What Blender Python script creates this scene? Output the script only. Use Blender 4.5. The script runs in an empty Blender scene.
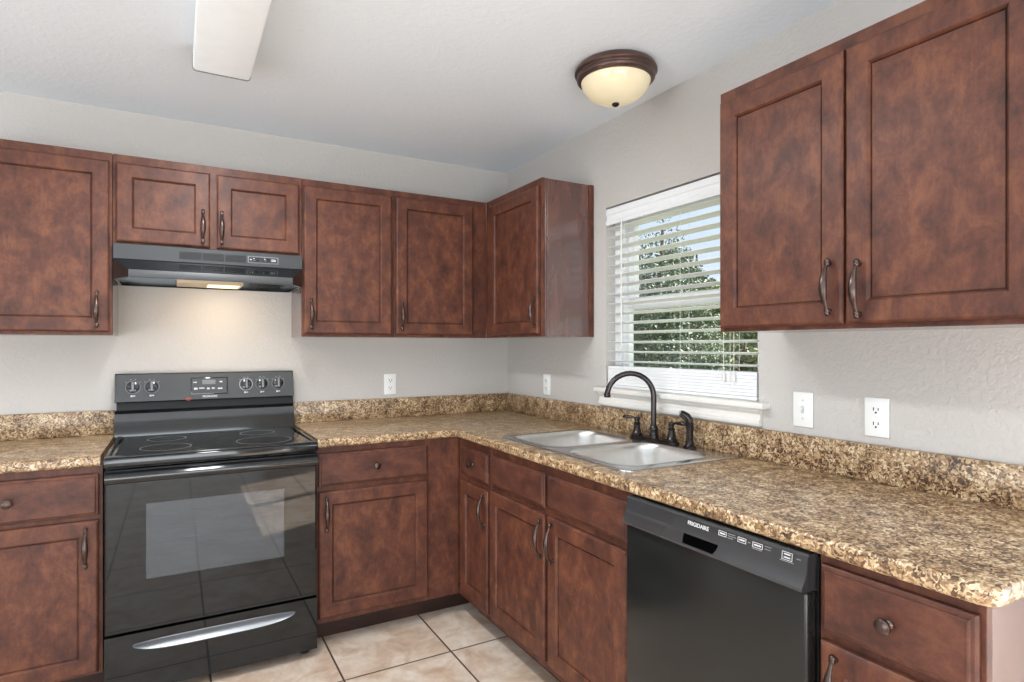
import bpy, bmesh, math, random
from mathutils import Vector, Matrix

# ------------------------------------------------------------------ camera, sky, sun, area lights, exposure
S = bpy.context.scene
COL = S.collection
PI = math.pi
CAM = (-1.8264, -3.2993, 1.3263)
YAW = 0.5132
cam_d = bpy.data.cameras.new('camera')
cam = bpy.data.objects.new('camera', cam_d)
COL.objects.link(cam)
cam.location = CAM
cam.rotation_euler = (PI / 2, 0, -YAW)
cam_d.sensor_width = 36.0
cam_d.lens = 596.95 * 36.0 / 1024.0
cam_d.shift_y = 5.1 / 1024.0
cam_d.clip_start = 0.02
cam_d.clip_end = 500
S.camera = cam

S.view_settings.view_transform = 'Standard'
S.view_settings.look = 'None'
S.view_settings.exposure = 0.10
S.view_settings.gamma = 1.0
S.view_settings.use_curve_mapping = False


def srgb(r, g, b):
    f = lambda c: (c / 255.0) / 12.92 if c / 255.0 <= 0.04045 else ((c / 255.0 + 0.055) / 1.055) ** 2.4
    return (f(r), f(g), f(b), 1.0)


def build_world():
    w = bpy.data.worlds.new('sky')
    S.world = w
    w.use_nodes = True
    nt = w.node_tree
    nt.nodes.clear()
    out = nt.nodes.new('ShaderNodeOutputWorld')
    bg = nt.nodes.new('ShaderNodeBackground')
    tc = nt.nodes.new('ShaderNodeTexCoord')
    sep = nt.nodes.new('ShaderNodeSeparateXYZ')
    nt.links.new(tc.outputs['Generated'], sep.inputs[0])
    grad = nt.nodes.new('ShaderNodeValToRGB')
    grad.color_ramp.elements[0].position = 0.0
    grad.color_ramp.elements[0].color = (0.80, 0.90, 1.0, 1)
    grad.color_ramp.elements[1].position = 0.6
    grad.color_ramp.elements[1].color = (0.34, 0.56, 0.95, 1)
    nt.links.new(sep.outputs['Z'], grad.inputs[0])
    nz = nt.nodes.new('ShaderNodeTexNoise')
    nz.inputs['Scale'].default_value = 3.2
    nz.inputs['Detail'].default_value = 6
    nt.links.new(tc.outputs['Generated'], nz.inputs['Vector'])
    cr = nt.nodes.new('ShaderNodeValToRGB')
    cr.color_ramp.elements[0].position = 0.48
    cr.color_ramp.elements[1].position = 0.66
    nt.links.new(nz.outputs['Fac'], cr.inputs[0])
    mx = nt.nodes.new('ShaderNodeMixRGB')
    nt.links.new(cr.outputs['Color'], mx.inputs['Fac'])
    nt.links.new(grad.outputs['Color'], mx.inputs['Color1'])
    mx.inputs['Color2'].default_value = (1.0, 1.0, 1.0, 1)
    nt.links.new(mx.outputs['Color'], bg.inputs['Color'])
    bg.inputs['Strength'].default_value = 1.1
    nt.links.new(bg.outputs[0], out.inputs[0])


build_world()


def light(name, kind, loc, direction, energy, color=(1, 1, 1), size=None, size_y=None, angle=None, spread=None):
    d = bpy.data.lights.new(name, kind)
    o = bpy.data.objects.new(name, d)
    COL.objects.link(o)
    o.location = loc
    o.rotation_euler = Vector(direction).to_track_quat('-Z', 'Y').to_euler()
    d.energy = energy
    d.color = color
    if kind == 'AREA':
        d.shape = 'RECTANGLE'
        d.size = size
        d.size_y = size_y
        if spread:
            d.spread = spread
    if kind == 'SUN':
        d.angle = angle
    return o


# sun from the east side, high, coming in through the glass door beside the counter end
light('sun', 'SUN', (6, -8, 8), (-1.3, 0.62, -1.85), 20.0, (1.0, 0.96, 0.90), angle=0.009)
# added fill lamps outside unseen rear and left openings, tilted up toward the ceiling
light('fill_rear', 'AREA', (-2.55, -6.30, 0.75), (0, 1, 0.8), 120, (0.87, 0.945, 1.0), 3.3, 2.0)
light('fill_side', 'AREA', (-5.5, -3.2, 0.75), (1, 0, 0.9), 82, (0.87, 0.945, 1.0), 2.6, 2.0)
light('daylight_door', 'AREA', (0.36, -4.1, 0.75), (-1, 0, 0.8), 50, (0.92, 0.965, 1.0), 1.7, 1.9)  # daylight at the glass door, also tilted up to lift the ceiling

# ------------------------------------------------------------------ materials


class NT:
    def __init__(self, name):
        self.m = bpy.data.materials.new(name)
        self.m.use_nodes = True
        self.t = self.m.node_tree
        self.b = self.t.nodes['Principled BSDF']

    def n(self, kind, **kw):
        nd = self.t.nodes.new('ShaderNode' + kind)
        for k, v in kw.items():
            if k in nd.inputs:
                nd.inputs[k].default_value = v
            else:
                setattr(nd, k, v)
        return nd

    def l(self, a, b):
        self.t.links.new(a, b)

    def ramp(self, fac, stops, interp='LINEAR'):
        r = self.t.nodes.new('ShaderNodeValToRGB')
        e = r.color_ramp.elements
        r.color_ramp.interpolation = interp
        while len(e) < len(stops):
            e.new(0.5)
        for i, (p, c) in enumerate(stops):
            e[i].position = p
            e[i].color = c
        self.l(fac, r.inputs[0])
        return r

    def coords(self, scale=(1, 1, 1), kind='Object', jitter=False):
        tc = self.n('TexCoord')
        mp = self.n('Mapping')
        mp.inputs['Scale'].default_value = scale
        self.l(tc.outputs[kind], mp.inputs['Vector'])
        if jitter:
            oi = self.n('ObjectInfo')
            ml = self.n('Math', operation='MULTIPLY')
            ml.inputs[1].default_value = 37.0
            self.l(oi.outputs['Random'], ml.inputs[0])
            cb = self.n('CombineXYZ')
            for k in range(3):
                self.l(ml.outputs[0], cb.inputs[k])
            self.l(cb.outputs[0], mp.inputs['Location'])
        return mp.outputs['Vector']

    def bump(self, height, strength, dist):
        bp = self.n('Bump')
        bp.inputs['Strength'].default_value = strength
        bp.inputs['Distance'].default_value = dist
        self.l(height, bp.inputs['Height'])
        self.l(bp.outputs['Normal'], self.b.inputs['Normal'])

    def set(self, **kw):
        for k, v in kw.items():
            self.b.inputs[k.replace('_', ' ')].default_value = v
        return self


def plain(name, col, rough=0.5, metal=0.0, var=0.06, scale=8.0, **kw):
    """a procedural material with a slight mottle"""
    k = NT(name)
    v = k.coords()
    nz = k.n('TexNoise', Scale=scale, Detail=3.0)
    k.l(v, nz.inputs['Vector'])
    a = tuple(max(0, c * (1 - var)) for c in col[:3]) + (1,)
    b = tuple(min(1, c * (1 + var)) for c in col[:3]) + (1,)
    r = k.ramp(nz.outputs['Fac'], [(0.3, a), (0.7, b)])
    k.l(r.outputs['Color'], k.b.inputs['Base Color'])
    k.set(Roughness=rough, Metallic=metal)
    k.set(**kw)
    return k.m


def wall_mat(name, col, strength, scale, dist=0.004):
    k = NT(name)
    v = k.coords()
    n1 = k.n('TexNoise', Scale=scale, Detail=4.0, Roughness=0.55, Distortion=0.6)
    k.l(v, n1.inputs['Vector'])
    r = k.ramp(n1.outputs['Fac'], [(0.42, (0, 0, 0, 1)), (0.60, (1, 1, 1, 1))])
    k.bump(r.outputs['Color'], strength, dist)
    n2 = k.n('TexNoise', Scale=1.2, Detail=2.0)
    k.l(v, n2.inputs['Vector'])
    a = tuple(c * 0.97 for c in col[:3]) + (1,)
    cr = k.ramp(n2.outputs['Fac'], [(0.3, a), (0.7, col)])
    k.l(cr.outputs['Color'], k.b.inputs['Base Color'])
    k.set(Roughness=0.75)
    return k.m


def wood_mat(name, dark, mid, light_, stretch=(1, 1, 0.35), rough=0.5, coat=0.03):
    k = NT(name)
    v = k.coords(scale=stretch, jitter=True)
    n1 = k.n('TexNoise', Scale=16.0, Detail=8.0, Roughness=0.70, Distortion=0.25)
    k.l(v, n1.inputs['Vector'])
    r1 = k.ramp(n1.outputs['Fac'], [(0.32, dark), (0.5, mid), (0.68, light_)])
    v2 = k.coords(scale=(stretch[0] * 12, stretch[1] * 12, stretch[2] * 2), jitter=True)
    n2 = k.n('TexNoise', Scale=9.0, Detail=4.0, Roughness=0.7)
    k.l(v2, n2.inputs['Vector'])
    r2 = k.ramp(n2.outputs['Fac'], [(0.3, (0.88, 0.88, 0.88, 1)), (0.7, (1.08, 1.08, 1.08, 1))])
    mx = k.n('MixRGB', blend_type='MULTIPLY')
    mx.inputs['Fac'].default_value = 1.0
    k.l(r1.outputs['Color'], mx.inputs['Color1'])
    k.l(r2.outputs['Color'], mx.inputs['Color2'])
    k.l(mx.outputs['Color'], k.b.inputs['Base Color'])
    k.set(Roughness=rough, Coat_Weight=coat, Coat_Roughness=0.22, Coat_IOR=1.5 + 0.4 * (coat > 0.3), Specular_IOR_Level=0.35)
    if coat < 0.3:
        k.bump(n2.outputs['Fac'], 0.05, 0.001)
    return k.m


def laminate_mat():
    k = NT('speckled_laminate')
    v = k.coords()
    nz = k.n('TexNoise', Scale=60.0, Detail=2.0)
    k.l(v, nz.inputs['Vector'])
    mxv = k.n('MixRGB')
    mxv.inputs['Fac'].default_value = 0.025
    k.l(v, mxv.inputs['Color1'])
    k.l(nz.outputs['Color'], mxv.inputs['Color2'])
    vo = k.n('TexVoronoi', Scale=175.0)
    k.l(mxv.outputs['Color'], vo.inputs['Vector'])
    sp = k.n('SeparateColor')
    k.l(vo.outputs['Color'], sp.inputs[0])
    n2 = k.n('TexNoise', Scale=22.0, Detail=5.0, Roughness=0.65)
    k.l(v, n2.inputs['Vector'])
    ad = k.n('Math', operation='MULTIPLY_ADD')
    k.l(sp.outputs[0], ad.inputs[0])
    ad.inputs[1].default_value = 0.50
    sb = k.n('Math', operation='MULTIPLY_ADD')
    k.l(n2.outputs['Fac'], sb.inputs[0])
    sb.inputs[1].default_value = 0.95
    sb.inputs[2].default_value = -0.225
    k.l(sb.outputs[0], ad.inputs[2])
    r = k.ramp(ad.outputs[0], [(0.20, srgb(60, 44, 35)), (0.36, srgb(106, 80, 56)), (0.50, srgb(154, 122, 88)),
                               (0.64, srgb(184, 155, 117)), (0.80, srgb(218, 199, 166))])
    k.l(r.outputs['Color'], k.b.inputs['Base Color'])
    k.set(Roughness=0.30)
    k.b.inputs['Specular IOR Level'].default_value = 0.6
    k.bump(sp.outputs[0], 0.06, 0.0006)
    return k.m


def tile_mat():
    P, X0, Y0, G = 0.4605, -1.244, -0.910, 0.0065
    k = NT('beige_floor_tile')
    tc = k.n('TexCoord')
    sx = k.n('SeparateXYZ')
    k.l(tc.outputs['Object'], sx.inputs[0])

    def cell(sock, o0):
        s = k.n('Math', operation='SUBTRACT')
        k.l(sock, s.inputs[0])
        s.inputs[1].default_value = o0
        dv = k.n('Math', operation='DIVIDE')
        k.l(s.outputs[0], dv.inputs[0])
        dv.inputs[1].default_value = P
        fl = k.n('Math', operation='FLOOR')
        k.l(dv.outputs[0], fl.inputs[0])
        fr = k.n('Math', operation='FRACT')
        k.l(dv.outputs[0], fr.inputs[0])
        pp = k.n('Math', operation='SUBTRACT')
        k.l(fr.outputs[0], pp.inputs[0])
        pp.inputs[1].default_value = 0.5
        ab = k.n('Math', operation='ABSOLUTE')
        k.l(pp.outputs[0], ab.inputs[0])
        return fl.outputs[0], ab.outputs[0]
    fx, ax = cell(sx.outputs['X'], X0)
    fy, ay = cell(sx.outputs['Y'], Y0)
    mxm = k.n('Math', operation='MAXIMUM')
    k.l(ax, mxm.inputs[0])
    k.l(ay, mxm.inputs[1])
    gr = k.n('MapRange')
    k.l(mxm.outputs[0], gr.inputs['Value'])
    gr.inputs['From Min'].default_value = 0.5 - G / P * 0.75
    gr.inputs['From Max'].default_value = 0.5 - G / P * 0.45
    cb = k.n('CombineXYZ')
    k.l(fx, cb.inputs[0])
    k.l(fy, cb.inputs[1])
    wn = k.n('TexWhiteNoise')
    k.l(cb.outputs[0], wn.inputs['Vector'])
    vm = k.n('VectorMath', operation='MULTIPLY_ADD')
    k.l(wn.outputs['Color'], vm.inputs[0])
    vm.inputs[1].default_value = (9, 9, 9)
    k.l(tc.outputs['Object'], vm.inputs[2])
    n1 = k.n('TexNoise', Scale=6.0, Detail=7.0, Roughness=0.62, Distortion=0.7)
    k.l(vm.outputs[0], n1.inputs['Vector'])
    r1 = k.ramp(n1.outputs['Fac'], [(0.30, srgb(190, 160, 136)), (0.43, srgb(208, 184, 163)), (0.55, srgb(222, 205, 188)),
                                    (0.72, srgb(234, 224, 210))])
    n3 = k.n('TexNoise', Scale=28.0, Detail=4.0, Roughness=0.6)
    k.l(vm.outputs[0], n3.inputs['Vector'])
    r3 = k.ramp(n3.outputs['Fac'], [(0.35, (0.93, 0.91, 0.90, 1)), (0.65, (1.03, 1.03, 1.03, 1))])
    mm = k.n('MixRGB', blend_type='MULTIPLY')
    mm.inputs['Fac'].default_value = 1.0
    k.l(r1.outputs['Color'], mm.inputs['Color1'])
    k.l(r3.outputs['Color'], mm.inputs['Color2'])
    mx = k.n('MixRGB')
    k.l(gr.outputs[0], mx.inputs['Fac'])
    k.l(mm.outputs['Color'], mx.inputs['Color1'])
    mx.inputs['Color2'].default_value = srgb(78, 60, 46)
    k.l(mx.outputs['Color'], k.b.inputs['Base Color'])
    k.set(Roughness=0.42)
    iv = k.n('Math', operation='SUBTRACT')
    iv.inputs[0].default_value = 1.0
    k.l(gr.outputs[0], iv.inputs[1])
    k.bump(iv.outputs[0], 0.4, 0.002)
    return k.m


def emit_mat(name, col, strength, base=None, rough=0.4):
    k = NT(name)
    v = k.coords()
    nz = k.n('TexNoise', Scale=14.0, Detail=3.0)
    k.l(v, nz.inputs['Vector'])
    bc = base or col
    r = k.ramp(nz.outputs['Fac'], [(0.3, tuple(c * 0.94 for c in bc[:3]) + (1,)), (0.7, bc)])
    k.l(r.outputs['Color'], k.b.inputs['Base Color'])
    k.set(Roughness=rough)
    k.b.inputs['Emission Color'].default_value = col
    k.b.inputs['Emission Strength'].default_value = strength
    return k.m


def glass_mat(name, tint=(1, 1, 1, 1), gloss=0.06):
    k = NT(name)
    out = k.t.nodes['Material Output']
    tr = k.n('BsdfTransparent')
    tr.inputs['Color'].default_value = tint
    gl = k.n('BsdfGlossy')
    gl.inputs['Roughness'].default_value = 0.02
    lw = k.n('LayerWeight', Blend=0.25)
    ml = k.n('Math', operation='MULTIPLY_ADD')
    k.l(lw.outputs['Facing'], ml.inputs[0])
    ml.inputs[1].default_value = 0.25
    ml.inputs[2].default_value = gloss * 0.4
    mx = k.n('MixShader')
    k.l(ml.outputs[0], mx.inputs[0])
    k.l(tr.outputs[0], mx.inputs[1])
    k.l(gl.outputs[0], mx.inputs[2])
    k.l(mx.outputs[0], out.inputs['Surface'])
    return k.m


def oven_glass_mat():
    """dark tinted pane with the fine grey dot screen printed on it"""
    k = NT('screened_oven_glass')
    out = k.t.nodes['Material Output']
    v = k.coords(scale=(260, 260, 260))
    ck = k.n('TexChecker', Scale=1.0)
    k.l(v, ck.inputs['Vector'])
    r = k.ramp(ck.outputs['Fac'], [(0.0, srgb(88, 92, 96)), (1.0, srgb(70, 74, 78))])
    k.l(r.outputs['Color'], k.b.inputs['Base Color'])
    k.set(Roughness=0.03)
    k.b.inputs['IOR'].default_value = 1.65
    tr = k.n('BsdfTransparent')
    mx = k.n('MixShader')
    mx.inputs[0].default_value = 0.72
    k.l(tr.outputs[0], mx.inputs[1])
    k.l(k.b.outputs[0], mx.inputs[2])
    k.l(mx.outputs[0], out.inputs['Surface'])
    return k.m


def brushed_mat(name, col, rough, axis):
    k = NT(name)
    v = k.coords(scale=axis)
    nz = k.n('TexNoise', Scale=30.0, Detail=3.0)
    k.l(v, nz.inputs['Vector'])
    r = k.ramp(nz.outputs['Fac'], [(0.3, tuple(c * 0.95 for c in col[:3]) + (1,)), (0.7, col)])
    k.l(r.outputs['Color'], k.b.inputs['Base Color'])
    rr = k.ramp(nz.outputs['Fac'], [(0.3, (rough * 0.92,) * 3 + (1,)), (0.7, (rough * 1.08,) * 3 + (1,))])
    k.l(rr.outputs['Color'], k.b.inputs['Roughness'])
    k.set(Metallic=1.0)
    return k.m


def leaf_mat(name, a, b, c):
    k = NT(name)
    v = k.coords()
    nz = k.n('TexNoise', Scale=9.0, Detail=4.0)
    k.l(v, nz.inputs['Vector'])
    r = k.ramp(nz.outputs['Fac'], [(0.3, a), (0.5, b), (0.7, c)])
    k.l(r.outputs['Color'], k.b.inputs['Base Color'])
    k.set(Roughness=0.6)
    return k.m


def slat_mat():
    k = NT('white_slat')
    out = k.t.nodes['Material Output']
    v = k.coords()
    nz = k.n('TexNoise', Scale=8.0)
    k.l(v, nz.inputs['Vector'])
    r = k.ramp(nz.outputs['Fac'], [(0.3, srgb(234, 234, 230)), (0.7, srgb(242, 242, 239))])
    k.l(r.outputs['Color'], k.b.inputs['Base Color'])
    k.set(Roughness=0.4)
    tl = k.n('BsdfTranslucent')
    tl.inputs['Color'].default_value = srgb(236, 240, 232)
    mx = k.n('MixShader')
    mx.inputs[0].default_value = 0.15
    k.l(k.b.outputs[0], mx.inputs[1])
    k.l(tl.outputs[0], mx.inputs[2])
    k.l(mx.outputs[0], out.inputs['Surface'])
    return k.m


M = dict(
    wall=wall_mat('greige_wall', srgb(198, 193, 188), 0.28, 55.0),
    ceiling=wall_mat('white_ceiling', srgb(236, 242, 248), 0.15, 42.0),
    tile=tile_mat(),
    wood=wood_mat('stained_maple', srgb(62, 36, 29), srgb(90, 51, 38), srgb(116, 71, 49), (1, 1, 0.7)),
    wood_h=wood_mat('stained_maple_drawer', srgb(58, 34, 28), srgb(84, 48, 37), srgb(106, 64, 47), (0.6, 0.6, 1)),
    wood_side=wood_mat('stained_side_panel', srgb(70, 34, 26), srgb(88, 45, 34), srgb(104, 56, 43), (1, 1, 0.2), 0.25, 1.0),
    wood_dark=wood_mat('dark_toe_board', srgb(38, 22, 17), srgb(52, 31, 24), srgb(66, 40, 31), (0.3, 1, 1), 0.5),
    laminate=laminate_mat(),
    black=plain('black_gloss_enamel', srgb(24, 25, 26), 0.09, IOR=1.6),
    black_satin=plain('black_satin_plastic', srgb(38, 39, 41), 0.32),
    console=plain('black_console_plastic', srgb(46, 46, 48), 0.24, IOR=1.7),
    shade_black=plain('black_pocket_shade', srgb(5, 5, 5), 0.9, Specular_IOR_Level=0.0),
    black_matte=plain('black_matte', srgb(16, 16, 17), 0.6),
    panel_black=plain('black_console_panel', srgb(62, 63, 65), 0.28),
    glass_top=plain('black_ceramic_glass', srgb(26, 27, 28), 0.06, IOR=1.7),
    door_glass=plain('black_oven_door_glass', srgb(20, 22, 23), 0.03, IOR=1.52),
    washer=plain('black_dishwasher_enamel', srgb(28, 29, 28), 0.2, scale=5.0, var=0.15),
    hood=plain('dark_grey_hood_enamel', srgb(54, 55, 57), 0.38),
    grey_print=plain('pale_grey_print', srgb(205, 205, 205), 0.5),
    grey_ring=plain('mid_grey_print', srgb(120, 122, 124), 0.35),
    lcd=plain('grey_display_window', srgb(120, 122, 126), 0.2),
    dull_red=plain('dull_red', srgb(140, 62, 48), 0.4),
    scoop=plain('grey_scoop_handle', srgb(138, 140, 144), 0.3, Metallic=0.3),
    steel=brushed_mat('brushed_steel', (0.74, 0.73, 0.71, 1), 0.34, (1, 6, 1)),
    steel_rim=brushed_mat('steel_rim', (0.62, 0.63, 0.64, 1), 0.24, (1, 14, 1)),
    chrome=plain('chrome_wire', srgb(190, 190, 192), 0.2, 1.0),
    bronze=plain('oil_rubbed_bronze', srgb(62, 57, 57), 0.2, 0.8, var=0.2, scale=40),
    pewter=plain('antique_pewter', srgb(88, 74, 69), 0.3, 0.9, var=0.25, scale=60),
    lamp_bronze=plain('lamp_bronze', srgb(100, 80, 74), 0.3, 0.7, var=0.15, scale=20),
    white=plain('white_plastic', srgb(238, 238, 236), 0.35, var=0.02),
    white_paint=plain('white_trim_paint', srgb(232, 228, 222), 0.4, var=0.02),
    vinyl=plain('white_vinyl', srgb(240, 241, 242), 0.35, var=0.02),
    slat=slat_mat(),
    dark=plain('dark_slot', srgb(30, 29, 28), 0.7),
    enamel=plain('oven_cavity_enamel', srgb(92, 94, 98), 0.5),
    glass=glass_mat('window_glass'),
    lens=emit_mat('white_diffuser', (0.85, 0.95, 1.0, 1), 0.13, srgb(240, 240, 240), 0.45),
    dome=emit_mat('alabaster_glass', srgb(255, 232, 190), 0.20, srgb(226, 214, 182), 0.12),
    hood_lens=emit_mat('frosted_hood_lens', srgb(255, 224, 180), 0.12, srgb(176, 156, 128), 0.4),
    hood_bulb=emit_mat('lit_hood_bulb', srgb(255, 226, 180), 1.6),
    oven_glass=oven_glass_mat(),
    bark=plain('bark', srgb(92, 76, 62), 0.9, var=0.3),
    grass=leaf_mat('grass', srgb(66, 76, 50), srgb(90, 98, 68), srgb(116, 118, 86)),
    stucco=plain('house_stucco', srgb(206, 198, 184), 0.9),
    blocker_white=plain('white_sun_blocker', srgb(230, 230, 226), 0.7),
    leaf_a=leaf_mat('juniper_needles', srgb(62, 80, 62), srgb(92, 112, 84), srgb(130, 146, 112)),
    leaf_b=leaf_mat('oak_leaves', srgb(78, 96, 56), srgb(116, 132, 82), srgb(164, 172, 118)),
    leaf_c=leaf_mat('pine_needles', srgb(54, 74, 64), srgb(82, 104, 88), srgb(120, 140, 122)),
)

# ------------------------------------------------------------------ mesh helpers


class MB:
    """collects shapes into one mesh"""

    def __init__(self):
        self.bm = bmesh.new()

    def _bevel(self, verts, r, seg):
        es = set()
        for v in verts:
            es.update(v.link_edges)
        bmesh.ops.bevel(self.bm, geom=list(es), offset=r, segments=seg, profile=0.5, affect='EDGES')

    def box(self, x0, x1, y0, y1, z0, z1, r=0.0, seg=2, rot=None, about=None):
        x0, x1 = min(x0, x1), max(x0, x1)
        y0, y1 = min(y0, y1), max(y0, y1)
        z0, z1 = min(z0, z1), max(z0, z1)
        vs = [self.bm.verts.new(p) for p in ((x0, y0, z0), (x1, y0, z0), (x1, y1, z0), (x0, y1, z0),
                                             (x0, y0, z1), (x1, y0, z1), (x1, y1, z1), (x0, y1, z1))]
        for f in ((0, 3, 2, 1), (4, 5, 6, 7), (0, 1, 5, 4), (1, 2, 6, 5), (2, 3, 7, 6), (3, 0, 4, 7)):
            self.bm.faces.new([vs[i] for i in f])
        if rot:
            c = Vector(about or ((x0 + x1) / 2, (y0 + y1) / 2, (z0 + z1) / 2))
            for v in vs:
                v.co = c + rot @ (v.co - c)
        if r:
            self._bevel(vs, r, seg)
        return self

    def rings(self, loops, cap0=False, cap1=False, closed=True):
        rows = [[self.bm.verts.new(p) for p in lp] for lp in loops]
        n = len(rows[0])
        for a, b in zip(rows, rows[1:]):
            for i in range(n if closed else n - 1):
                j = (i + 1) % n
                try:
                    self.bm.faces.new((a[i], a[j], b[j], b[i]))
                except ValueError:
                    pass
        if cap0:
            self.bm.faces.new(rows[0][::-1])
        if cap1:
            self.bm.faces.new(rows[-1])
        return self

    def lathe(self, prof, center, axis='Z', n=32, sign=1):
        """prof: (radius, height along axis)"""
        cx, cy, cz = center
        loops = []
        for r, h in prof:
            lp = []
            for i in range(n):
                a = 2 * PI * i / n
                u, w = max(r, 1e-5) * math.cos(a), max(r, 1e-5) * math.sin(a)
                h_ = h * sign
                lp.append({'Z': (cx + u, cy + w, cz + h_), 'Y': (cx + u, cy + h_, cz + w), 'X': (cx + h_, cy + u, cz + w)}[axis])
            loops.append(lp)
        return self.rings(loops, True, True)

    def tube(self, pts, radii, n=12, flat=1.0, up=(0, 0, 1)):
        pts = [Vector(p) for p in pts]
        if not hasattr(radii, '__len__'):
            radii = [radii] * len(pts)
        loops = []
        nprev = None
        for i, p in enumerate(pts):
            t = (pts[min(i + 1, len(pts) - 1)] - pts[max(i - 1, 0)]).normalized()
            if nprev is None:
                u = Vector(up)
                if abs(u.dot(t)) > 0.95:
                    u = Vector((1, 0, 0))
                nn = (u - t * u.dot(t)).normalized()
            else:
                nn = (nprev - t * nprev.dot(t)).normalized()
            nprev = nn
            bb = t.cross(nn)
            loops.append([p + (nn * math.cos(2 * PI * k / n) + bb * (flat * math.sin(2 * PI * k / n))) * radii[i] for k in range(n)])
        return self.rings(loops, True, True)

    def sphere(self, c, r, sx=1, sy=1, sz=1, n=16):
        prof = [(r * math.sin(PI * i / 10), -r * math.cos(PI * i / 10)) for i in range(11)]
        k = len(self.bm.verts)
        self.lathe(prof, (0, 0, 0), 'Z', n)
        self.bm.verts.ensure_lookup_table()
        for v in self.bm.verts[k:]:
            v.co = Vector((c[0] + v.co.x * sx, c[1] + v.co.y * sy, c[2] + v.co.z * sz))
        return self

    def prism(self, poly, axis, a, b):
        """extrude a 2D polygon along an axis"""
        def P(u, w, h):
            return {'X': (h, u, w), 'Y': (u, h, w), 'Z': (u, w, h)}[axis]
        return self.rings([[P(u, w, a) for u, w in poly], [P(u, w, b) for u, w in poly]], True, True)

    def build(self, name, mat, parent=None, smooth=True, angle=35, loc=None, rotz=None):
        bm = self.bm
        bmesh.ops.recalc_face_normals(bm, faces=bm.faces[:])
        me = bpy.data.meshes.new(name)
        bm.to_mesh(me)
        bm.free()
        me.materials.append(mat)
        if smooth:
            for p in me.polygons:
                p.use_smooth = True
            me.set_sharp_from_angle(angle=math.radians(angle))
        o = bpy.data.objects.new(name, me)
        COL.objects.link(o)
        if parent:
            o.parent = parent
        if loc:
            o.location = loc
        if rotz is not None:
            o.rotation_euler = (0, 0, rotz)
        return o


def thing(name, label, cat, loc=(0, 0, 0), rotz=0, group=None):
    o = bpy.data.objects.new(name, None)
    o.empty_display_size = 0.05
    COL.objects.link(o)
    o.location = loc
    o.rotation_euler = (0, 0, rotz)
    o['label'] = label
    o['category'] = cat
    if group:
        o['group'] = group
    return o


def tag(o, label, cat, group=None):
    o['label'] = label
    o['category'] = cat
    if group:
        o['group'] = group
    return o


def struct(o):
    o['kind'] = 'structure'
    return o


def empty(name, loc=(0, 0, 0), rotz=0):
    o = bpy.data.objects.new(name, None)
    o.empty_display_size = 0.05
    COL.objects.link(o)
    o.location = loc
    o.rotation_euler = (0, 0, rotz)
    return o


def rrect(x0, x1, y0, y1, r, n=6):
    pts = []
    for cx, cy, a0 in ((x1 - r, y1 - r, 0), (x0 + r, y1 - r, 90), (x0 + r, y0 + r, 180), (x1 - r, y0 + r, 270)):
        for i in range(n + 1):
            a = math.radians(a0 + 90 * i / n)
            pts.append((cx + r * math.cos(a), cy + r * math.sin(a)))
    return pts


def holed_slab(outer, holes, z0, z1):
    """a flat slab with holes; returns MB"""
    m = MB()
    bm = m.bm
    loops = []
    for z in (z1, z0):
        es = []
        for lp in [outer] + holes:
            vs = [bm.verts.new((x, y, z)) for x, y in lp]
            loops.append(vs)
            es += [bm.edges.new((vs[i], vs[(i + 1) % len(vs)])) for i in range(len(vs))]
        bmesh.ops.triangle_fill(bm, edges=es, use_beauty=True)
    h = len(loops) // 2
    for a, b in zip(loops[:h], loops[h:]):
        for i in range(len(a)):
            j = (i + 1) % len(a)
            bm.faces.new((a[i], a[j], b[j], b[i]))
    return m


_fonts = {}


def text_mesh(name, body, size, mat, parent, loc, rot, extrude=0.0002, bold=0.0):
    c = bpy.data.curves.new(name, 'FONT')
    c.body = body
    c.size = size
    c.extrude = extrude
    c.offset = bold
    c.align_x = 'CENTER'
    c.align_y = 'CENTER'
    t = bpy.data.objects.new(name, c)
    me = bpy.data.meshes.new_from_object(t)
    bpy.data.objects.remove(t)
    me.materials.clear()
    me.materials.append(mat)
    o = bpy.data.objects.new(name, me)
    COL.objects.link(o)
    o.parent = parent
    o.location = loc
    o.rotation_euler = rot
    return o


# ------------------------------------------------------------------ the setting
CEIL = 2.418
XL, YR = -5.25, -6.05            # left and rear walls of the open room
T = 0.14
struct(MB().box(XL - T, T + 0.0, YR - T, T, -0.12, 0.0).build('floor', M['tile'], smooth=False))
struct(MB().box(XL - T, T, YR - T, T, CEIL, CEIL + 0.12).build('ceiling', M['ceiling'], smooth=False))
struct(MB().box(XL - T, T, 0.0, T, 0.0, CEIL).build('wall_back', M['wall'], smooth=False))


def wall_with_holes(name, axis, at0, at1, u0, u1, holes, mat):
    """holes: (ua, ub, za, zb)"""
    outer = [(u0, 0.0), (u1, 0.0), (u1, CEIL), (u0, CEIL)]
    hs = [[(a, z0), (b, z0), (b, z1), (a, z1)] for a, b, z0, z1 in holes]
    m = holed_slab(outer, hs, at0, at1)
    for v in m.bm.verts:
        u, z, t = v.co
        v.co = (t, u, z) if axis == 'X' else (u, t, z)
    return struct(m.build(name, mat, smooth=False))


WY0, WY1, WZ0, WZ1 = -1.865, -0.992, 1.106, 1.998   # kitchen window opening
DY0, DY1 = -4.95, -3.10                             # glass door opening
wall_with_holes('wall_right', 'X', 0.0, T, YR - T, 0.0, [(DY0, DY1, 0.02, 2.04), (WY0, WY1, WZ0, WZ1)], M['wall'])
wall_with_holes('wall_left', 'X', XL - T, XL, YR, 0.0, [(-4.5, -1.9, 0.2, 2.2)], M['wall'])
wall_with_holes('wall_rear', 'Y', YR - T, YR, XL, 0.0, [(-4.2, -0.9, 0.2, 2.2)], M['wall'])


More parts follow.
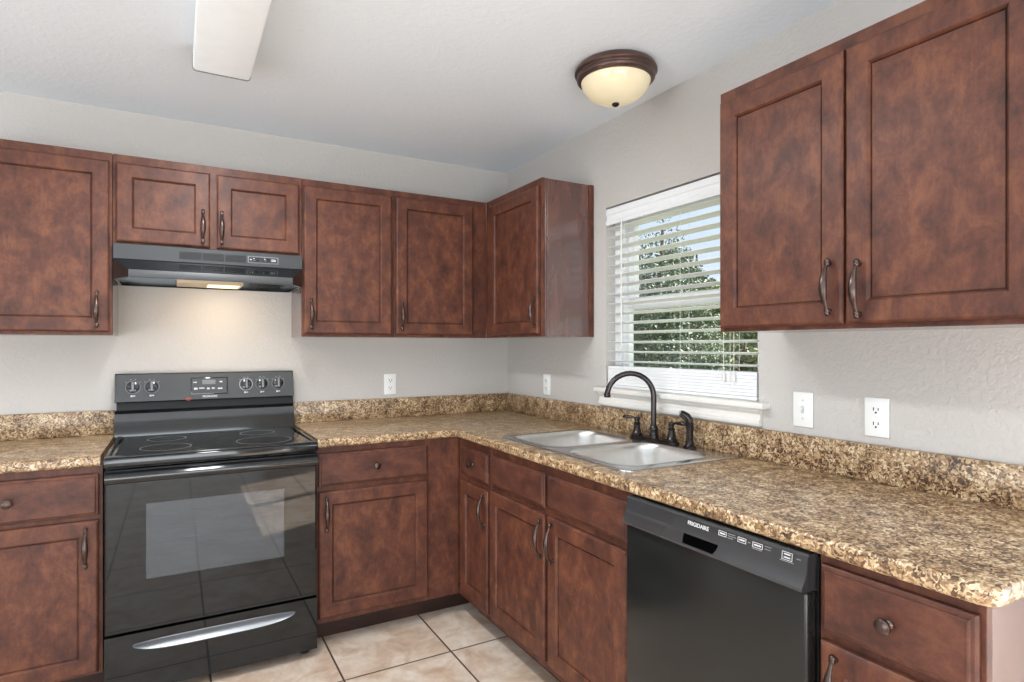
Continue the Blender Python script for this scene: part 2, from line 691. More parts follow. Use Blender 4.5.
# glass door behind the camera: two framed panels
door = struct(MB().box(0.02, 0.10, DY0, DY1, 2.0, 2.04).box(0.02, 0.10, DY0, DY0 + 0.05, 0.02, 2.0)
              .box(0.02, 0.10, DY1 - 0.05, DY1, 0.02, 2.0).box(0.02, 0.10, DY0, DY1, 0.02, 0.06).build('door_1', M['vinyl']))
mid = (DY0 + DY1) / 2
MB().box(0.035, 0.085, mid - 0.045, mid + 0.045, 0.06, 2.0).build('door_stile', M['vinyl'], door)
for ya, yb2 in ((DY0 + 0.05, mid - 0.0455), (mid + 0.0455, DY1 - 0.05)):
    MB().box(0.058, 0.062, ya, yb2, 0.061, 1.999).build('door_pane', M['glass'], door)

# kitchen window: frame, two sashes, panes, sill, apron
win = struct(MB().box(0.055, 0.135, WY0, WY0 + 0.035, WZ0, WZ1, 0.003).box(0.055, 0.135, WY1 - 0.045, WY1, WZ0, WZ1, 0.003)
             .box(0.055, 0.135, WY0 + 0.035, WY1 - 0.045, WZ1 - 0.045, WZ1, 0.003)
             .box(0.055, 0.135, WY0 + 0.035, WY1 - 0.045, WZ0, WZ0 + 0.05, 0.003).build('window_1', M['vinyl']))


def sash(name, x, z0, z1, rail_b, rail_t):
    a, b = WY0 + 0.036, WY1 - 0.046
    o = MB().box(x, x + 0.03, a, a + 0.022, z0, z1, 0.003).box(x, x + 0.03, b - 0.045, b, z0, z1, 0.003) \
        .box(x, x + 0.03, a + 0.022, b - 0.045, z0, z0 + rail_b, 0.003).box(x, x + 0.03, a + 0.022, b - 0.045, z1 - rail_t, z1, 0.003) \
        .build(name, M['vinyl'], win)
    MB().box(x + 0.013, x + 0.016, a + 0.02, b - 0.043, z0 + 0.01, z1 - 0.01).build('pane', M['glass'], o)


sash('upper_sash', 0.100, 1.500, WZ1 - 0.046, 0.045, 0.03)
sash('lower_sash', 0.066, WZ0 + 0.051, 1.556, 0.045, 0.052)
MB().box(-0.045, 0.054, -1.912, -0.945, 1.103, 1.126, 0.006, 3).build('window_sill', M['white_paint'], win)
ap = MB()
ap.prism([(-0.001, 1.040), (-0.014, 1.040), (-0.018, 1.048), (-0.018, 1.060), (-0.013, 1.066), (-0.013, 1.082), (-0.022, 1.092), (-0.022, 1.102), (-0.001, 1.102)],
         'Y', -1.880, -0.955)
ap.build('window_apron', M['white_paint'], win, angle=25)

# outside: lawn, unseen overhang added to keep the sun off the blind
struct(MB().box(T, 60, -40, 60, -0.45, -0.25).build('ground', M['grass'], smooth=False))
struct(MB().box(T + 0.001, T + 0.95, -2.90, 1.0, CEIL + 0.02, CEIL + 0.10).build('sun_blocker_1', M['blocker_white'], smooth=False))

# ------------------------------------------------------------------ cabinets


def front_panel(W, H, prof):
    """door or drawer front, lower left corner at the origin, facing -Y; prof: (inset, y)"""
    m = MB()
    loops = [[(i, y, i), (W - i, y, i), (W - i, y, H - i), (i, y, H - i)] for i, y in prof]
    m.rings(loops, True, True)
    return m


F = 0.064
DOOR_PROF = [(0.0, 0.0), (0.0, -0.0135), (0.0035, -0.0175), (0.0075, -0.0195), (F - 0.009, -0.0195), (F - 0.0065, -0.0180),
             (F - 0.0025, -0.0120), (F - 0.002, -0.0060), (F + 0.0008, -0.0060), (F + 0.0012, -0.0100)]
DRAWER_PROF = [(0.0, 0.0), (0.0, -0.0110), (0.003, -0.0140), (0.0085, -0.0150), (0.0105, -0.0185), (0.0135, -0.0195), (0.016, -0.0190)]


def pull(parent, x, z, L=0.138):
    m = MB()
    h = L / 2 - 0.008
    pts, rad = [], []
    n = 18
    for i in range(n + 1):
        s = -1 + 2 * i / n
        c = max(0.0, 1 - s * s)
        pts.append((x, -0.0215 - 0.011 - 0.019 * c ** 0.9, z + s * h))
        rad.append(0.0032 + 0.0052 * c ** 2.0)
    m.tube(pts, rad, 12, flat=1.25, up=(0, -1, 0))
    for s in (-1, 1):
        m.lathe([(0.0055, 0.0), (0.0055, 0.003), (0.004, 0.006), (0.0045, 0.009), (0.0072, 0.013), (0.0068, 0.0165), (0.003, 0.0185)],
                (x, -0.0196, z + s * (h + 0.001)), 'Y', 16, -1)
    m.sphere((x, -0.0215 - 0.011, z + h + 0.008), 0.0072)
    m.sphere((x, -0.0215 - 0.011, z - h - 0.008), 0.0072)
    return m.build('handle', M['pewter'], parent)


def knob(parent, x, z):
    m = MB()
    m.lathe([(0.009, 0.0), (0.009, 0.002), (0.0055, 0.006), (0.0055, 0.012), (0.012, 0.017), (0.0155, 0.021), (0.0150, 0.025), (0.010, 0.0285), (0.003, 0.0295)],
            (x, -0.0192, z), 'Y', 24, -1)
    return m.build('knob', M['pewter'], parent)


def cabinet(name, label, loc, rotz, W, H, D, doors=(), drawers=(), toe=0.0, group=None, ends=(), toe_ext=(0.0, 0.0), hollow=False):
    """front of the face frame on y=0, body behind it; x to the viewer's right"""
    t = thing(name, label, 'cabinet', loc, rotz, group)
    g = 0.0003
    if hollow:
        MB().box(g, 0.016, 0.019, D, toe, H - 0.001).box(W - 0.016, W - g, 0.019, D, toe, H - 0.001).box(0.0165, W - 0.0165, D - 0.010, D, toe, H - 0.001) \
            .box(0.0165, W - 0.0165, 0.019, D - 0.0105, toe, toe + 0.016).build('body', M['wood_side'], t, smooth=False)
    else:
        MB().box(g, W - g, 0.019, D, toe, H - 0.001, 0.001, 1).build('body', M['wood_side'], t)
    ff = MB().box(g, W - g, 0.0, 0.0185, toe, H, 0.0012, 1)
    ff.build('face_frame', M['wood'], t)
    if toe:
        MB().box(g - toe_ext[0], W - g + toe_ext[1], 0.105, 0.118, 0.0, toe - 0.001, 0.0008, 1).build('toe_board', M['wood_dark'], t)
        for xx in (g, W - 0.018):
            MB().box(xx, xx + 0.017, 0.119, D, 0.0, toe - 0.001).build('base_panel', M['wood_side'], t)
    for (x0, x1, z0, z1, hx, hz) in doors:
        d = front_panel(x1 - x0, z1 - z0, DOOR_PROF).build('door', M['wood'], t, smooth=False, loc=(x0, -0.0008, z0))
        pull(d, hx - x0, hz - z0)
    for (x0, x1, z0, z1, kn) in drawers:
        d = front_panel(x1 - x0, z1 - z0, DRAWER_PROF).build('drawer' if kn else 'false_front', M['wood_h'], t, smooth=False, loc=(x0, -0.0008, z0))
        if kn:
            knob(d, (x1 - x0) / 2, (z1 - z0) / 2)
    for e in ends:
        # finished end panel at the viewer's right or left with a scribe strip at the wall
        xx = W if e == 'R' else 0.0
        s = 1 if e == 'R' else -1
        MB().box(xx, xx + s * 0.003, 0.028, D - 0.030, toe, H - 0.002, 0.0006, 1).build('end_panel', M['wood_side'], t)
        MB().box(xx, xx + s * 0.008, D - 0.028, D - 0.0005, toe, H - 0.001, 0.0025, 2).build('scribe_strip', M['wood'], t)
    return t


UD = 0.303   # wall cabinet depth
Z0, Z1 = 1.372, 2.132
UH = Z1 - Z0
yb_, xr_ = -0.305, -0.305
RR = -PI / 2


def dz(z):
    return z - Z0


GW = 'wall cabinets'
X_L = -2.607
cabinet('wall_cabinet', 'dark brown single-door wall cabinet left of the range hood, cut by the photo edge', (X_L, yb_, Z0), 0, -2.056 - X_L, UH, UD,
        doors=[(0.012, -2.067 - X_L, dz(1.386), dz(2.096), -2.108 - X_L, dz(1.478))])
cabinet('wall_cabinet', 'short wide two-door wall cabinet right above the black range hood', (-2.055, yb_, 1.757), 0, 0.757, Z1 - 1.757, UD,
        doors=[(0.012, 0.363, 1.765 - 1.757, 2.095 - 1.757, 0.334, 1.855 - 1.757), (0.390, 0.742, 1.765 - 1.757, 2.095 - 1.757, 0.409, 1.855 - 1.757)])
xa = -1.297
cabinet('wall_cabinet', 'tall single-door wall cabinet directly right of the range hood', (xa, yb_, Z0), 0, -0.846 - xa, UH, UD,
        doors=[(0.006, -0.858 - xa, dz(1.386), dz(2.098), -1.259 - xa, dz(1.482))])
xa = -0.845
cabinet('wall_cabinet', 'single-door wall cabinet ending in the inner corner, second to the right of the hood', (xa, yb_, Z0), 0, -0.3053 - xa, UH, UD,
        doors=[(0.011, -0.395 - xa, dz(1.386), dz(2.098), -0.806 - xa, dz(1.482))])
ya = -0.3055
cabinet('wall_cabinet', 'narrow wall cabinet in the corner with glossy end panel left of the window', (xr_, ya, Z0), RR, 0.5845, UH, UD,
        doors=[(0.0715, 0.5725, dz(1.386), dz(2.092), 0.5595, dz(1.488))], ends=('R',))
ya = -1.960
cabinet('wall_cabinet', 'large two-door wall cabinet right of the window over the long counter', (xr_, ya, Z0), RR, 0.835, UH, UD,
        doors=[(0.012, 0.414, dz(1.384), dz(2.094), 0.381, dz(1.481)), (0.420, 0.824, dz(1.384), dz(2.094), 0.459, dz(1.470))], ends=('R',))

CT0, CT1 = 0.884, 0.922      # counter underside and top
BD = 0.60
BH = CT0 - 0.001
X_B = -2.607
xl = X_B
cabinet('base_cabinet', 'base cabinet left of the black range with one drawer over one door', (xl, -0.61, 0), 0, -2.062 - xl, BH, BD,
        doors=[(0.012, -2.075 - xl, 0.122, 0.684, -2.113 - xl, 0.588)], drawers=[(0.012, -2.074 - xl, 0.702, 0.855, True)], toe=0.11)
xa = -1.292
cabinet('base_cabinet', 'base cabinet right of the range with wide plain stile in the corner', (xa, -0.61, 0), 0, -0.6105 - xa, BH, BD,
        doors=[(0.008, -0.779 - xa, 0.136, 0.688, -1.253 - xa, 0.590)], drawers=[(0.008, -0.779 - xa, 0.712, 0.855, True)], toe=0.11, toe_ext=(0.0, 0.108))
ya = -0.611
cabinet('base_cabinet', 'narrow base cabinet with small knobbed drawer between corner and sink doors', (-0.61, ya, 0), RR, 0.3485, BH, BD,
        doors=[(0.053, 0.339, 0.142, 0.683, 0.312, 0.592)], drawers=[(0.053, 0.337, 0.713, 0.845, True)], toe=0.11)
ya = -0.960
cabinet('base_cabinet', 'sink base cabinet with two doors under two blank drawer fronts', (-0.61, ya, 0), RR, 0.935, BH, BD,
        doors=[(0.011, 0.456, 0.144, 0.695, 0.442, 0.604), (0.478, 0.922, 0.144, 0.697, 0.518, 0.607)],
        drawers=[(0.011, 0.453, 0.720, 0.848, False), (0.473, 0.922, 0.724, 0.848, False)], toe=0.11, hollow=True)
ya = -2.501
cabinet('base_cabinet', 'base cabinet at the counter end right of the dishwasher, partly out of frame', (-0.61, ya, 0), RR, 0.305, BH, BD,
        doors=[(0.010, 0.296, 0.142, 0.700, 0.048, 0.612)], drawers=[(0.010, 0.296, 0.720, 0.861, True)], toe=0.11)

# ------------------------------------------------------------------ worktops


def edge_bevel(m, test, r, seg):
    m.bm.normal_update()
    bmesh.ops.recalc_face_normals(m.bm, faces=m.bm.faces[:])
    es = [e for e in m.bm.edges if len(e.link_faces) == 2 and e.calc_face_angle(0) > 0.6 and test((e.verts[0].co + e.verts[1].co) / 2, (e.verts[0].co - e.verts[1].co))]
    bmesh.ops.bevel(m.bm, geom=es, offset=r, segments=seg, profile=0.5, affect='EDGES')


CF = 0.640
SX0, SX1, SY0, SY1 = -0.578, -0.024, -1.822, -0.966    # sink outline
YE = -2.832
rc = 0.035
outer = [(-1.290, -0.002), (-1.290, -CF), (-CF, -CF), (-CF, YE + rc)]
outer += [(-CF + rc - rc * math.cos(math.radians(a)), YE + rc - rc * math.sin(math.radians(a))) for a in (15, 30, 45, 60, 75, 90)]
outer += [(-0.002, YE), (-0.002, -0.002)]
hole = rrect(SX0 + 0.018, SX1 - 0.018, SY0 + 0.018, SY1 - 0.018, 0.03, 4)[::-1]
m = holed_slab(outer, [hole], CT0, CT1)


def front_edge(c, d):
    if abs(d.z) > 1e-4:
        return False
    on = (abs(c.y + CF) < 1e-3 and c.x < -CF + 1e-3) or abs(c.x + CF) < 1e-3 or (c.y < YE + rc + 1e-3)
    return on and (abs(c.z - CT1) < 1e-4 or abs(c.z - CT0) < 1e-4)


edge_bevel(m, front_edge, 0.010, 4)
ct = m.build('countertop', M['laminate'], angle=40)
tag(ct, 'long L-shaped brown speckled countertop around the sink', 'countertop')
bs = MB().box(-1.290, -0.0225, -0.021, -0.0015, CT1 + 0.0005, 1.032, 0.003).box(-0.021, -0.0015, YE + 0.004, -0.0015, CT1 + 0.0005, 1.032, 0.003)
bs.build('backsplash', M['laminate'], ct)
m = holed_slab([(X_B - 0.01, -0.002), (X_B - 0.01, -CF), (-2.0685, -CF), (-2.0685, -0.002)], [], CT0, CT1)
edge_bevel(m, lambda c, d: abs(c.y + CF) < 1e-3 and abs(d.z) < 1e-4, 0.010, 4)
c2 = m.build('countertop', M['laminate'], angle=40)
tag(c2, 'short brown speckled countertop left of the black range', 'countertop')
MB().box(X_B - 0.01, -2.0685, -0.021, -0.0015, CT1 + 0.0005, 1.032, 0.003).build('backsplash', M['laminate'], c2)

# ------------------------------------------------------------------ sink, faucet, sprayer
sink = thing('kitchen_sink', 'double-bowl stainless steel sink set into the speckled counter', 'sink', (0, 0, CT1))
RIM = 0.006
B1 = (-0.548, -0.118, -1.352, -1.000)
B2 = (-0.548, -0.118, -1.778, -1.414)
o_lp = rrect(SX0, SX1, SY0, SY1, 0.035, 6)
h1 = rrect(*B1, 0.085, 8)
h2 = rrect(*B2, 0.085, 8)
m = holed_slab(o_lp, [h1[::-1], h2[::-1]], 0.0006, RIM)
edge_bevel(m, lambda c, d: abs(c.z - RIM) < 1e-5 and abs(d.z) < 1e-5 and (c.x < SX0 + 0.008 or c.x > SX1 - 0.008 or c.y < SY0 + 0.008 or c.y > SY1 - 0.008), 0.004, 3)
m.build('rim', M['steel_rim'], sink, angle=40)
for b in (B1, B2):
    def lp(i, z, r):
        return [(x, y, z) for x, y in rrect(b[0] + i, b[1] - i, b[2] + i, b[3] - i, r, 8)]
    m = MB()
    m.rings([lp(-0.004, RIM + 0.0004, 0.089), lp(-0.001, RIM + 0.0018, 0.086), lp(0.003, RIM + 0.0006, 0.082), lp(0.007, -0.006, 0.078), lp(0.010, -0.02, 0.075),
             lp(0.018, -0.13, 0.067), lp(0.026, -0.152, 0.060), lp(0.045, -0.165, 0.045), lp(0.12, -0.170, 0.03)], False, True)
    bw = m.build('bowl', M['steel'], sink, angle=60)
    cx, cy = (b[0] + b[1]) / 2, (b[2] + b[3]) / 2
    MB().lathe([(0.045, 0.0), (0.043, 0.003), (0.036, 0.0025), (0.032, 0.001), (0.01, 0.001), (0.008, 0.006), (0.004, 0.008)], (cx, cy, -0.1695), 'Z', 24).build('drain', M['chrome'], bw)

fz = CT1 + RIM + 0.0005
FX, FY = -0.072, -1.402
fau = thing('kitchen_faucet', 'dark bronze two-handle gooseneck faucet behind the sink bowls', 'faucet', (FX, FY, fz))
m = MB()
lp0 = rrect(-0.027, 0.027, -0.135, 0.135, 0.026, 8)
lp1 = rrect(-0.022, 0.022, -0.130, 0.130, 0.0215, 8)
m.rings([[(x, y, 0.0) for x, y in lp0], [(x, y, 0.008) for x, y in lp0], [(x, y, 0.013) for x, y in lp1]], True, True)
m.build('base_plate', M['bronze'], fau)
m = MB()
m.lathe([(0.021, 0.0), (0.021, 0.006), (0.018, 0.012), (0.0165, 0.028), (0.0185, 0.034), (0.016, 0.046), (0.012, 0.052)], (0, 0, 0.0132), 'Z', 24)
dirv = Vector((-0.86, 0.50, 0)).normalized()
R_ = 0.098
pts = [Vector((0, 0, 0.06)), Vector((0, 0, 0.10)), Vector((0, 0, 0.15)), Vector((0, 0, 0.185))]
for i in range(1, 16):
    a = PI * i / 16
    pts.append(dirv * (R_ - R_ * math.cos(a)) + Vector((0, 0, 0.185 + R_ * math.sin(a))))
pts.append(pts[-1] + Vector((0, 0, -0.006)) + dirv * 0.001)
rad = [0.0115] * (len(pts))
m.tube(pts, rad, 16)
e = pts[-1]
m.lathe([(0.0118, 0.003), (0.0140, 0.0), (0.0145, -0.010), (0.0135, -0.016), (0.009, -0.0165)], (e.x, e.y, e.z), 'Z', 20)
m.build('spout', M['bronze'], fau)


def faucet_handle(y, end):
    m = MB()
    m.lathe([(0.023, 0.0), (0.023, 0.005), (0.019, 0.010), (0.0145, 0.028), (0.0125, 0.042), (0.015, 0.046), (0.015, 0.051), (0.010, 0.055), (0.010, 0.062), (0.013, 0.066),
             (0.011, 0.075), (0.005, 0.079)], (0, y, 0.0132), 'Z', 24)
    p0 = Vector((0, y, 0.082))
    p1 = Vector(end)
    pp = [p0.lerp(p1, k / 8) + Vector((0, 0, 0.004 * math.sin(PI * k / 8))) for k in range(9)]
    m.tube(pp, [0.0055, 0.005, 0.005, 0.0055, 0.0065, 0.008, 0.0088, 0.008, 0.0045], 12)
    m.build('handle', M['bronze'], fau)


faucet_handle(0.104, (-0.030, 0.162, 0.086))
faucet_handle(-0.104, (0.006, -0.172, 0.086))
spr = thing('sink_sprayer', 'dark bronze hand sprayer in its holder right of the faucet', 'sprayer', (FX, -1.604, fz))
spr.scale = (1, 1, 0.90)
m = MB()
m.lathe([(0.026, 0.0), (0.026, 0.004), (0.020, 0.009), (0.0165, 0.016), (0.0155, 0.028), (0.0135, 0.030)], (0, 0, 0), 'Z', 24)
m.build('holder', M['bronze'], spr)
m = MB()
hd = Vector((-0.80, 0.60, 0)).normalized()
pts = [Vector((0, 0, 0.0285)), Vector((0, 0, 0.05)), Vector((0, 0, 0.08)), Vector((0, 0, 0.105)), Vector((0, 0, 0.122)) + hd * 0.004, Vector((0, 0, 0.136)) + hd * 0.013,
       Vector((0, 0, 0.145)) + hd * 0.025, Vector((0, 0, 0.150)) + hd * 0.036]
m.tube(pts, [0.0130, 0.0135, 0.0145, 0.0160, 0.0170, 0.0172, 0.0160, 0.0140], 18)
m.build('spray_head', M['bronze'], spr)
nz_ = pts[-1] + hd * 0.0004
m = MB()
m.tube([nz_, nz_ + hd * 0.003], [0.0105, 0.0095], 16)
m.build('nozzle', M['scoop'], spr)

# ------------------------------------------------------------------ range
RX0, RX1 = -2.055, -1.299
rng = thing('kitchen_range', 'black freestanding electric range with glass cooktop between the counters', 'range', ((RX0 + RX1) / 2, -0.35, 0))
RC = (RX0 + RX1) / 2


def rel(m):
    for v in m.bm.verts:
        v.co -= Vector((RC, -0.35, 0))
    return m


IX0, IX1, IZ0, IZ1 = -1.923, -1.433, 0.452, 0.736
# body with an oven cavity
m = MB()
m.box(RX0 + 0.003, IX0 - 0.02, -0.625, -0.03, 0.035, 0.893)
m.box(IX1 + 0.02, RX1 - 0.003, -0.625, -0.03, 0.035, 0.893)
m.box(IX0 - 0.02, IX1 + 0.02, -0.625, -0.03, 0.035, 0.40)
m.box(IX0 - 0.02, IX1 + 0.02, -0.625, -0.03, 0.79, 0.893)
m.box(IX0 - 0.02, IX1 + 0.02, -0.20, -0.03, 0.40, 0.79)
rel(m).build('body', M['black_satin'], rng, smooth=False)
# cooktop
m = MB().box(RX0, RX1, -0.628, -0.100, 0.894, 0.9155, 0.003, 2).box(RX0, RX1, -0.690, -0.6282, 0.881, 0.9155, 0.006, 3)
ck = rel(m).build('cooktop', M['black'], rng)
m = MB().box(RX0 + 0.030, RX1 - 0.030, -0.645, -0.115, 0.9157, 0.9175, 0.0006, 1)
rel(m).build('glass_surface', M['glass_top'], ck)
m = MB()
for y0, y1, x0, x1 in ((-0.690, -0.652, RX0 + 0.002, RX1 - 0.002), (-0.650, -0.115, RX0 + 0.002, RX0 + 0.018), (-0.650, -0.115, RX1 - 0.018, RX1 - 0.002)):
    m.box(x0, x1, y0 + 0.001, y1, 0.9157, 0.9215, 0.0025, 3)
rel(m).build('raised_rim', M['black'], ck)
for bx, by, br in ((-1.86, -0.50, 0.092), (-1.49, -0.50, 0.112), (-1.86, -0.25, 0.076), (-1.49, -0.25, 0.076)):
    m = MB()
    lps = []
    for r, z in ((br, 0.9176), (br, 0.91775), (br - 0.003, 0.91775), (br - 0.003, 0.9176)):
        lps.append([(bx + r * math.cos(2 * PI * i / 48), by + r * math.sin(2 * PI * i / 48), z) for i in range(48)])
    m.rings(lps)
    rel(m).build('burner_ring', M['grey_ring'], ck)
# backguard with sloped riser, dark channel and console
m = MB().prism([(-0.030, 0.894), (-0.098, 0.894), (-0.098, 0.925), (-0.078, 1.018), (-0.066, 1.030), (-0.050, 1.032), (-0.050, 1.066), (-0.082, 1.072), (-0.060, 1.196), (-0.054, 1.200), (-0.030, 1.200)],
               'X', RX0 - 0.011, RX1 + 0.001)
bg = rel(m).build('backguard', M['black'], rng, angle=25)
m = MB().prism([(-0.0822, 1.074), (-0.0612, 1.194), (-0.0622, 1.1942), (-0.0832, 1.0742)], 'X', RX0 - 0.005, RX1 - 0.004)
con = rel(m).build('console', M['panel_black'], bg, smooth=False)
tilt = math.atan2(0.021, 0.120)


def on_console(x, z, out=0.0):
    """point on the console face at world x, z"""
    y = -0.0833 + (z - 1.0742) * 0.021 / 0.120
    return Vector((x - RC, y + 0.35 - out * math.cos(tilt), z + out * math.sin(tilt)))


ROT = Matrix.Rotation(-tilt, 3, 'X')


def console_box(m, x0, x1, z0, z1, t0, t1, r=0.0):
    zc = (z0 + z1) / 2
    c = on_console((x0 + x1) / 2, zc)
    m.box(x0 - RC, x1 - RC, c.y - t1, c.y - t0, z0, z1, r, 2, rot=ROT, about=c)


for kx in (-1.996, -1.922, -1.522, -1.448, -1.373):
    c = on_console(kx, 1.138)
    m = MB()
    lps = []
    for r, h in ((0.0305, 0.0002), (0.0305, 0.0006), (0.0285, 0.0006), (0.0285, 0.0002)):
        ring = []
        for i in range(40):
            a = 2 * PI * i / 40
            ring.append(c + ROT @ Vector((r * math.cos(a), -h, r * math.sin(a))))
        lps.append(ring)
    m.rings(lps)
    m.build('dial_ring', M['grey_print'] if kx == -1.522 else M['grey_ring'], con)
    m = MB()
    lps = []
    for r, h in ((0.0255, 0.0004), (0.0255, 0.006), (0.0240, 0.011), (0.0215, 0.012)):
        lps.append([c + ROT @ Vector((r * math.cos(2 * PI * i / 32), -h, r * math.sin(2 * PI * i / 32))) for i in range(32)])
    m.rings(lps, True, True)
    cc = c + ROT @ Vector((0, -0.020, 0))
    m.box(cc.x - 0.0065, cc.x + 0.0065, cc.y - 0.009, cc.y + 0.009, cc.z - 0.023, cc.z + 0.023, 0.003, 2, rot=ROT, about=cc)
    kb = m.build('control_knob', M['black'], con)
    m = MB()
    cc = c + ROT @ Vector((0, -0.0293, 0.0))
    m.box(cc.x - 0.0045, cc.x + 0.0045, cc.y - 0.0003, cc.y + 0.0003, cc.z - 0.021, cc.z + 0.021, 0, 1, rot=ROT, about=cc)
    m.build('grip_face', M['lcd'], kb)
    m = MB()
    console_box(m, kx - 0.009, kx - 0.001, 1.094, 1.102, 0.0003, 0.0007)
    console_box(m, kx + 0.001, kx + 0.009, 1.096, 1.101, 0.0003, 0.0007)
    for a in (40, 75, 105, 140):
        px, pz = kx + 0.036 * math.cos(math.radians(a)), 1.138 + 0.036 * math.sin(math.radians(a))
        console_box(m, px - 0.0012, px + 0.0012, pz - 0.0012, pz + 0.0012, 0.0003, 0.0007)
    m.build('printed_marks', M['grey_print'], con)
m = MB()
console_box(m, -1.764, -1.604, 1.094, 1.176, 0.0004, 0.0030, 0.001)
disp = m.build('display', M['black'], con)
m = MB()
console_box(m, -1.759, -1.609, 1.099, 1.171, 0.0032, 0.0040)
dw_ = m.build('display_face', M['panel_black'], disp, smooth=False)
m = MB()
console_box(m, -1.715, -1.658, 1.142, 1.163, 0.0042, 0.0048)
m.build('display_screen', M['lcd'], disp, smooth=False)
m = MB()
for x0, x1, z0, z1 in ((-1.752, -1.738, 1.150, 1.155), (-1.640, -1.628, 1.150, 1.156), (-1.750, -1.735, 1.118, 1.127), (-1.728, -1.706, 1.122, 1.127), (-1.695, -1.683, 1.118, 1.126),
                       (-1.674, -1.662, 1.120, 1.126), (-1.648, -1.628, 1.118, 1.124)):
    console_box(m, x0, x1, z0, z1, 0.0042, 0.0048)
m.build('display_marks', M['grey_print'], disp, smooth=False)
p = on_console(-1.682, 1.085, 0.0008)
text_mesh('lettering', 'FRIGIDAIRE', 0.0125, M['grey_print'], con, p, (PI / 2 - tilt, 0, 0), bold=0.0003)
m = MB()
m.sphere((-1.773 - RC, -0.0835 + 0.35, 1.0755), 0.011, 1.2, 0.15, 0.75)
m.build('red_mark', M['dull_red'], bg)  # small reddish spot on the backguard face
m = MB().box(RX0 - 0.005, RX1 + 0.002, -0.0585, -0.0505, 1.0325, 1.0655)
rel(m).build('channel_shade', M['black_matte'], bg, smooth=False)  # matte black strip put in as the shade under the console overhang
# oven door with window
DYF = -0.676
m = MB()
DX0, DX1, DZ0, DZ1 = RX0 + 0.002, RX1 - 0.002, 0.264, 0.872


def rect_lp(x0, x1, z0, z1, y):
    return [(x0, y, z0), (x1, y, z0), (x1, y, z1), (x0, y, z1)]


m.rings([rect_lp(IX0, IX1, IZ0, IZ1, -0.630), rect_lp(DX0, DX1, DZ0, DZ1, -0.630), rect_lp(DX0, DX1, DZ0, DZ1, DYF + 0.008), rect_lp(DX0 + 0.003, DX1 - 0.003, DZ0 + 0.003, DZ1 - 0.003, DYF + 0.001),
         rect_lp(DX0 + 0.008, DX1 - 0.008, DZ0 + 0.008, DZ1 - 0.008, DYF), rect_lp(IX0, IX1, IZ0, IZ1, DYF), rect_lp(IX0, IX1, IZ0, IZ1, -0.630)])
od = rel(m).build('oven_door', M['door_glass'], rng, smooth=False)
m = MB().box(IX0 + 0.0005, IX1 - 0.0005, DYF + 0.0002, DYF + 0.004, IZ0 + 0.0005, IZ1 - 0.0005)
rel(m).build('door_window', M['oven_glass'], od, smooth=False)
m = MB()
hz0, hz1 = 0.822, 0.866
prof = [(DYF - 0.0005, hz0 + 0.012), (DYF - 0.020, hz0), (DYF - 0.038, hz0 + 0.004), (DYF - 0.047, hz0 + 0.016), (DYF - 0.047, hz1 - 0.014), (DYF - 0.038, hz1 - 0.004), (DYF - 0.020, hz1), (DYF - 0.0005, hz1 - 0.008)]
m.prism(prof, 'X', DX0 + 0.004, DX1 - 0.004)
edge_bevel(m, lambda c, d: abs(d.x) > 0.3, 0.004, 3)
rel(m).build('door_handle', M['black'], od, angle=30)
m = MB()
for k in range(9):
    x0 = DX0 + 0.07 + k * 0.07
    m.box(x0, x0 + 0.05, -0.668, -0.640, 0.8745, 0.8915)
rel(m).build('vent_slot', M['black_matte'], rng, smooth=False)
# cavity lining and racks
m = MB()
cx0, cx1, cy0, cy1, cz0, cz1 = IX0 - 0.0195, IX1 + 0.0195, -0.624, -0.2005, 0.4005, 0.7895
m.box(cx0, cx0 + 0.002, cy0, cy1, cz0, cz1).box(cx1 - 0.002, cx1, cy0, cy1, cz0, cz1).box(cx0, cx1, cy0, cy1, cz0, cz0 + 0.002).box(cx0, cx1, cy0, cy1, cz1 - 0.002, cz1).box(cx0, cx1, cy1 - 0.002, cy1, cz0, cz1)
rel(m).build('oven_cavity', M['enamel'], rng, smooth=False)
for rz in (0.515, 0.625):
    m = MB()
    for y in (-0.60, -0.40, -0.23):
        m.tube([(cx0 + 0.003, y, rz), (cx1 - 0.003, y, rz)], 0.0032, 8)
    for k in range(20):
        x = cx0 + 0.02 + k * (cx1 - cx0 - 0.04) / 19
        m.tube([(x, -0.60, rz + 0.004), (x, -0.23, rz + 0.004)], 0.0016, 6)
    rel(m).build('oven_rack', M['chrome'], rng)
# storage drawer
m = MB()
gx0, gx1, gz0, gz1 = RX0 + 0.002, RX1 - 0.002, 0.040, 0.256
hx0, hx1 = -1.966, -1.390
hole_pts = []
for i in range(25):
    s = math.sin(PI / 2 * (-1 + 2 * i / 24))
    hole_pts.append(((hx0 + hx1) / 2 + s * (hx1 - hx0) / 2, 0.214 - 0.034 * (1 - s ** 4) ** 0.55))
for i in range(1, 24):
    s = math.sin(PI / 2 * (1 - 2 * i / 24))
    hole_pts.append(((hx0 + hx1) / 2 + s * (hx1 - hx0) / 2, 0.214 + 0.010 * (1 - s ** 4) ** 0.55))
h = holed_slab([(gx0, gz0), (gx1, gz0), (gx1, gz1), (gx0, gz1)], [hole_pts[::-1]], -0.632, DYF)
for v in h.bm.verts:
    x, z, y = v.co
    v.co = (x, y, z)
dr = rel(h).build('storage_drawer', M['door_glass'], rng, smooth=False)
m = MB()
m.rings([[(x, DYF - 0.002, z) for x, z in hole_pts], [(x, DYF - 0.0035, (z - 0.205) * 0.90 + 0.205) for x, z in hole_pts],
         [((x - RC) * 0.985 + RC, DYF + 0.018, (z - 0.205) * 0.5 + 0.215) for x, z in hole_pts], [((x - RC) * 0.97 + RC, DYF + 0.030, 0.221) for x, z in hole_pts]], False, True)
rel(m).build('drawer_handle', M['scoop'], dr, angle=50)
